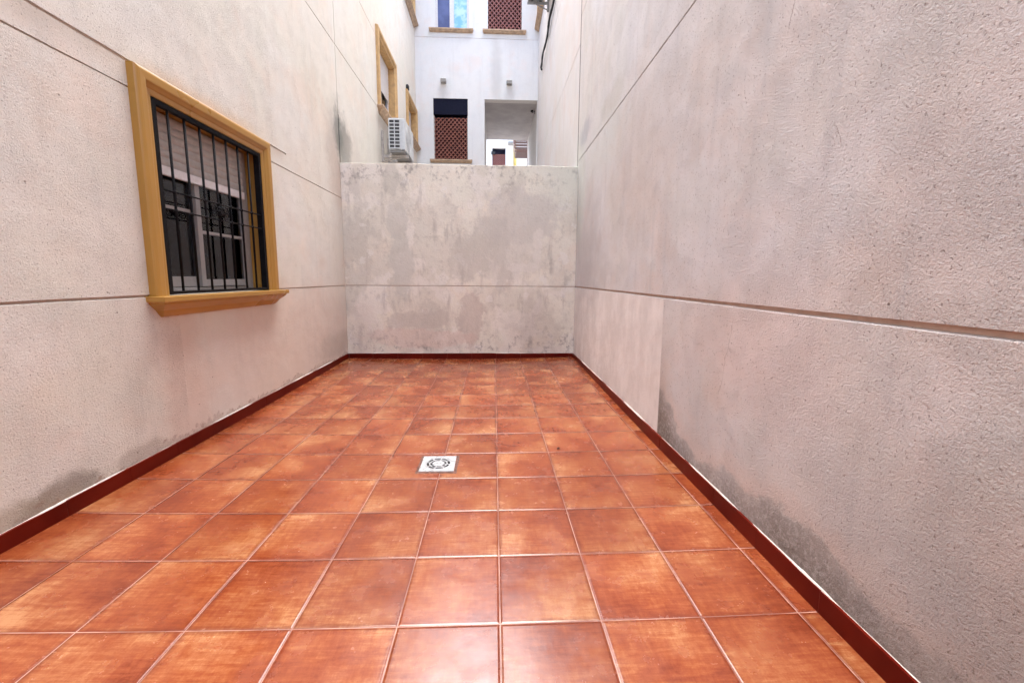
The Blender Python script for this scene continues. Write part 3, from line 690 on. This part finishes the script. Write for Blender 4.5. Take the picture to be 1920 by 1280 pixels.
# ================================================================== SEPARATE THINGS
# condensers
def condenser(name, label, x0, x1, y0, y1, z0, z1, face, group='air conditioning units on the walls'):
    """casing long side faces `face` (+1 = +X); coil grille on the near end"""
    e = empty(name, label, 'air conditioner', group); e.location = ((x0+x1)/2, (y0+y1)/2, z0)
    def add(nm, bm, m, sm=False):
        o = new(nm, bm, m, e, sm); o.matrix_parent_inverse = Matrix.Translation((-(x0+x1)/2, -(y0+y1)/2, -z0)); return o
    bm = bmesh.new(); box(bm, (x0, y0+.012, z0), (x1, y1, z1), bev=.012)
    add('casing', bm, M_ac)
    # near end: frame and dark cells
    xa, xb = (x0+.012, x0+.012+(x1-x0)*.66) if face > 0 else (x1-.012-(x1-x0)*.66, x1-.012)
    bm = bmesh.new(); box(bm, (xa, y0+.004, z0+.03), (xb, y0+.0115, z1-.03)); add('coil', bm, M_acdark)
    bm = bmesh.new(); nr = 8; zz0, zz1 = z0+.03, z1-.03
    for k in range(nr+1):
        zc = zz0+(zz1-zz0)*k/nr; box(bm, (xa-.004, y0-.004, zc-.0065), (xb+.004, y0+.0035, zc+.0065))
    for k in range(3):
        xc = xa+(xb-xa)*k/2; box(bm, (xc-.007, y0-.006, zz0-.006), (xc+.007, y0+.003, zz1+.006))
    for k in range(nr*3): # thin wires
        zc = zz0+(zz1-zz0)*(k+.5)/(nr*3); box(bm, (xa, y0+.0005, zc-.0006), (xb, y0+.0035, zc+.0006))
    add('side_grille', bm, M_ac)
    xs = (xb+.012, x1-.004) if face > 0 else (x0+.004, xa-.012)
    bm = bmesh.new(); box(bm, (xs[0], y0+.002, z0+.02), (xs[0]+.006, y0+.013, z1-.02)); box(bm, (xs[0]+.03, y0+.004, z0+.02), (xs[0]+.036, y0+.013, z1-.02)); add('corner_rib', bm, M_ac)
    # fan guard on the long face
    bm = bmesh.new(); xf = x1+.002 if face > 0 else x0-.002; cy, cz2, rr = y0+(y1-y0)*.40, (z0+z1)/2, (z1-z0)*.42
    for q in range(1, 8):
        r_ = rr*q/7; pts = [(xf, cy+r_*math.cos(a*math.pi/12), cz2+r_*math.sin(a*math.pi/12)) for a in range(25)]
        tube(bm, pts, .0025, 5)
    for a in range(6):
        c_, s_ = math.cos(a*math.pi/6), math.sin(a*math.pi/6); tube(bm, [(xf, cy-rr*c_, cz2-rr*s_), (xf, cy+rr*c_, cz2+rr*s_)], .003, 5)
    add('fan_guard', bm, M_ac)
    bm = bmesh.new(); box(bm, (x0+.015, y0+.03, z0-.028), (x1-.015, y1-.02, z0-.001)); add('base_pan', bm, M_acgrey)
    bm = bmesh.new(); box(bm, (x0+.08, y0+.02, z1-.004), (x0+.16, y0+.03, z1+.003)); add('handle', bm, M_acgrey); bm = bmesh.new(); box(bm, (x1-.05, y0+.004, z0-.006), (x1-.006, y0+.03, z0+.014)); add('corner_clip', bm, M_acgrey)
    return e, add
e1, add = condenser('air_conditioner', 'white condenser unit bracketed to the left wall just over the partition wall', -1.778, -1.505, 7.37, 8.14, 3.245, 3.760, 1)
for yy in (7.55, 7.98):
    bm = bmesh.new(); box(bm, (XL+.001, yy, 3.10), (XL+.035, yy+.035, 3.62), bev=.002); box(bm, (XL+.036, yy-.004, 3.165), (-1.49, yy+.036, 3.213), bev=.003)
    tube(bm, [(XL+.03, yy+.015, 3.11), (-1.60, yy+.015, 3.175)], .010, 6); add('bracket', bm, M_steel)
for yy in (7.56, 7.99):
    for xx in (-1.75, -1.58): bm = bmesh.new(); box(bm, (xx, yy, 3.213), (xx+.05, yy+.03, 3.243)); add('rubber_foot', bm, M_cable)
bm = bmesh.new(); box(bm, (-1.66, 8.142, 3.30), (-1.545, 8.20, 3.60), bev=.01); add('valve_cover', bm, M_ac)
bm = bmesh.new(); box(bm, (XL+.001, 8.33, 2.0), (XL+.085, 8.43, 3.72), bev=.008); o = new('pipe_trunking', bm, M_pipe); tag(o, 'pale vertical pipe trunking on the left wall just behind the condenser', 'pipe cover')
e2, add2 = condenser('air_conditioner', 'condenser unit cut by the top edge, hung high on the right wall', .665, .985, 8.28, 9.10, 6.62, 7.17, -1)
for yy in (8.45, 8.95):
    bm = bmesh.new(); box(bm, (XR-.034, yy, 6.40), (XR-.001, yy+.035, 7.0)); box(bm, (.66, yy, 6.53), (XR-.035, yy+.035, 6.57)); tube(bm, [(XR-.03, yy+.015, 6.43), (.80, yy+.015, 6.54)], .010, 6); add2('bracket', bm, M_acgrey)
for yy in (8.46, 8.96):
    for xx in (.72, .90): bm = bmesh.new(); box(bm, (xx, yy, 6.571), (xx+.05, yy+.03, 6.592)); add2('rubber_foot', bm, M_cable)
# far condenser through the passage
ef = empty('air_conditioner', 'tiny white condenser on the bright block seen through the passage', 'air conditioner', 'air conditioning units on the walls')
bm = bmesh.new(); box(bm, (.70, 21.55, 7.83), (1.00, 21.9, 8.12), bev=.01); new('casing', bm, M_ac, ef)
bm = bmesh.new(); box(bm, (.72, 21.54, 7.92), (.98, 21.549, 7.97)); box(bm, (.70, 21.56, 7.78), (1.0, 21.95, 7.82)); new('bracket', bm, M_acgrey, ef)

# sagging insulated pipe on the right wall
bm = bmesh.new(); pts = []
for k in range(41):
    a = k/40; y = 7.2+(9.93-7.2)*a; z = 6.16-.31*a-.05*math.sin(a*math.pi)+.008*math.sin(a*31)
    pts.append((XR-.035-.01*math.sin(a*17), y, z))
pts += [(XR-.03, 9.97, 5.83), (XR-.02, 9.985, 5.80), (XR-.0, 9.99, 5.79)]
tube(bm, pts, [.021+.002*math.sin(k*1.3) for k in range(len(pts))], 8); o = new('insulated_pipe', bm, M_cable, smooth=True)
tag(o, 'black insulated pipe sloping along the top of the right wall', 'pipe')

# facade lamps
def lamp(u, z, label):
    e = empty('wall_lamp', label, 'lamp', 'box lamps on the facade'); e.location = (u, YF, z)
    bm = bmesh.new(); w_ = .067
    vs = []
    for (d, zz) in ((0, .055), (.05, .060), (.12, .022), (.12, .012), (0, .012)):
        vs.append([bm.verts.new((s*w_, -d, zz)) for s in (-1, 1)])
    for i in range(5): bm.faces.new((vs[i][0], vs[i][1], vs[(i+1) % 5][1], vs[(i+1) % 5][0]))
    for s in (0, 1): bm.faces.new([v[s] for v in vs])
    new('cover', bm, M_lamp, e)
    bm = bmesh.new(); box(bm, (-w_*.97, -.112, -.055), (w_*.97, 0, .0118), bev=.004); new('housing', bm, M_lamplow, e)
    bm = bmesh.new(); tube(bm, [(0, -.02, .055), (0, -.02, .078)], .008, 8); new('cable_gland', bm, M_lamp, e)
lamp(-1.252, 5.925, 'small box lamp on the facade above the dark lattice opening')
lamp(.375, 5.920, 'small box lamp on the facade above the passage')

# lantern in the passage
lan = empty('wall_lantern', 'black wrought iron lantern under the passage ceiling by its right wall', 'lantern'); lan.location = (XR, 11.6, 5.57)
bm = bmesh.new(); pts = [(-.09+.07*math.cos(a), 0, .02+.06*math.sin(a)) for a in [math.pi*2*k/16 for k in range(14)]]; tube(bm, pts, .007, 6)
tube(bm, [(0, 0, .09), (-.08, 0, .10), (-.15, 0, .07)], .008, 6); tube(bm, [(0, 0, -.06), (-.07, 0, -.10), (-.12, 0, -.06)], .008, 6); box(bm, (-.012, -.03, -.12), (-.001, .03, .12)); new('scroll_bracket', bm, M_iron, lan)
bm = bmesh.new(); tube(bm, [(-.075, 0, .05), (-.075, 0, .03), (-.075, 0, -.06), (-.075, 0, -.08)], [.015, .05, .034, .02], 6); new('lantern_body', bm, M_iron, lan)

# stair in the far court
st = empty('steel_staircase', 'brown open staircase seen through the end of the passage', 'staircase'); st.location = (1.0, 16, 5.6)
def sadd(nm, bm, m): o = new(nm, bm, m, st); o.matrix_parent_inverse = Matrix.Translation((-1.0, -16, -5.6)); return o
for k in range(6):
    bm = bmesh.new(); y = 16+.30*k; z = 5.66+.20*k; box(bm, (.79, y, z), (1.30, y+.20, z+.035)); sadd('tread', bm, M_wood)
for x in (.765, 1.305):
    bm = bmesh.new()
    vs = [bm.verts.new((xx, y, z)) for xx in (x, x+.02) for y, z in ((15.95, 5.52), (17.9, 6.83), (17.9, 6.98), (15.95, 5.68))]
    for q in ((0,1,2,3),(4,5,6,7),(0,1,5,4),(1,2,6,5),(2,3,7,6),(3,0,4,7)): bm.faces.new([vs[i] for i in q])
    sadd('stringer', bm, M_wood)
bm = bmesh.new()
for k in range(5): tube(bm, [(.775, 16+.45*k, 5.6+.30*k), (.775, 16+.45*k, 6.45+.30*k)], .012, 6)
tube(bm, [(.775, 15.95, 6.42), (.775, 17.9, 7.72)], .02, 6); sadd('handrail', bm, M_wood)
bm = bmesh.new(); box(bm, (1.22, 15.9, 0), (1.30, 15.98, 6.33)); sadd('post', bm, M_wood)
bm = bmesh.new(); box(bm, (.78, 15.2, 5.50), (1.36, 15.94, 5.60)); sadd('landing', bm, M_wood)

# ------------------------------------------------------------------ floor drain
dx, dy = -.331, 2.371; hz = FZ(dx, dy)
dr = empty('floor_drain', 'square pale metal floor drain with two rings of slots set in the tiles', 'drain'); dr.location = (dx, dy, hz)
def annular(bm, r0, r1, a0, a1, z, seg=8):
    prev = None
    for k in range(seg+1):
        a = a0+(a1-a0)*k/seg; cur = (bm.verts.new((r0*math.cos(a), r0*math.sin(a), z)), bm.verts.new((r1*math.cos(a), r1*math.sin(a), z)))
        if prev: bm.faces.new((prev[0], prev[1], cur[1], cur[0]))
        prev = cur
M_drain = simple('drain_plate', (.46, .48, .50), .3, .04, metal=.3, scale=40)
# plate: polar grid with real slots
bm = bmesh.new(); hw = .101; zt = .0065; rings = [.0, .036, .0485, .0550, .0700, .078]; NA = 96
def inslot(k, ri):
    a = (k+.5)/NA*360
    if ri == 1: return (a+15) % 45 > 8
    if ri == 3: return (a+15) % 45 > 7
    return False
def pv(r_, k, z): a = 2*math.pi*k/NA; return bm.verts.new((r_*math.cos(a), r_*math.sin(a), z))
for k in range(NA):
    for i in range(len(rings)-1):
        if inslot(k, i):
            continue
        if rings[i] == 0: bm.faces.new((bm.verts.new((0, 0, zt)), pv(rings[1], k, zt), pv(rings[1], k+1, zt)))
        else: bm.faces.new((pv(rings[i], k, zt), pv(rings[i+1], k, zt), pv(rings[i+1], k+1, zt), pv(rings[i], k+1, zt)))
        # slot walls
    for (i, rr_) in ((1, .036), (1, .0485), (3, .0550), (3, .0700)):
        if inslot(k, i): bm.faces.new((pv(rr_, k, zt), pv(rr_, k+1, zt), pv(rr_, k+1, zt-.006), pv(rr_, k, zt-.006)))
    # shallow ring between the round cover and the square frame
    bm.faces.new((pv(.078, k, zt), pv(.0795, k, zt-.002), pv(.0795, k+1, zt-.002), pv(.078, k+1, zt)))
    bm.faces.new((pv(.0795, k, zt-.002), pv(.081, k, zt), pv(.081, k+1, zt), pv(.0795, k+1, zt-.002)))
    def sq(k, s=1.0):
        a = 2*math.pi*k/NA; c_, s_ = math.cos(a), math.sin(a); m = max(abs(c_), abs(s_)); return (hw*s*c_/m, hw*s*s_/m)
    a0, a1 = sq(k), sq(k+1)
    bm.faces.new((pv(.081, k, zt), bm.verts.new((*a0, zt)), bm.verts.new((*a1, zt)), pv(.081, k+1, zt)))
    b0, b1 = sq(k, 1.012), sq(k+1, 1.012)
    bm.faces.new((bm.verts.new((*a0, zt)), bm.verts.new((*b0, -.004)), bm.verts.new((*b1, -.004)), bm.verts.new((*a1, zt))))
bmesh.ops.remove_doubles(bm, verts=bm.verts, dist=1e-5)
new('plate', bm, M_drain, dr)
bm = bmesh.new(); tube(bm, [(0, 0, .0005), (0, 0, .0018)], .075, 32); new('trap', bm, M_dark, dr)
bm = bmesh.new(); tube(bm, [(0, 0, .0064), (0, 0, .0082), (0, 0, .0088)], [.006, .006, .003], 12); new('screw', bm, M_drain, dr)
bm = bmesh.new(); m_ = simple('drain_mortar', (.16, .075, .055), .9, .3, scale=60, bump=.5)
rngs = []
for (s0, z_) in ((.104, .004), (.118, .0005)):
    rngs.append([bm.verts.new((s0*x+random.uniform(-.003, .003), s0*y+random.uniform(-.003, .003), z_)) for x, y in [(-1,-1),(-.5,-1),(0,-1),(.5,-1),(1,-1),(1,-.5),(1,0),(1,.5),(1,1),(.5,1),(0,1),(-.5,1),(-1,1),(-1,.5),(-1,0),(-1,-.5)]])
for i in range(16): bm.faces.new((rngs[0][i], rngs[0][(i+1) % 16], rngs[1][(i+1) % 16], rngs[1][i]))
new('mortar_bed', bm, m_, dr)

# dry leaf on the floor
lx_, ly_ = .425, 2.567
bm = bmesh.new(); pr = []
for k in range(7):
    a = k/6; wv = .008*math.sin(math.pi*a)**.7; xx = (a-.5)*.026
    pr.append([bm.verts.new((xx, -wv, .006+.004*math.sin(a*5))), bm.verts.new((xx, 0, .002+.002*a)), bm.verts.new((xx, wv, .007))])
for a, b in zip(pr, pr[1:]):
    for i in range(2): bm.faces.new((a[i], a[i+1], b[i+1], b[i]))
o = new('dry_leaf', bm, M_leaf); o.location = (lx_, ly_, FZ(lx_, ly_)); o.rotation_euler = (0, 0, .9); tag(o, 'tiny dark dry leaf curled on the tiles right of the drain', 'leaf')
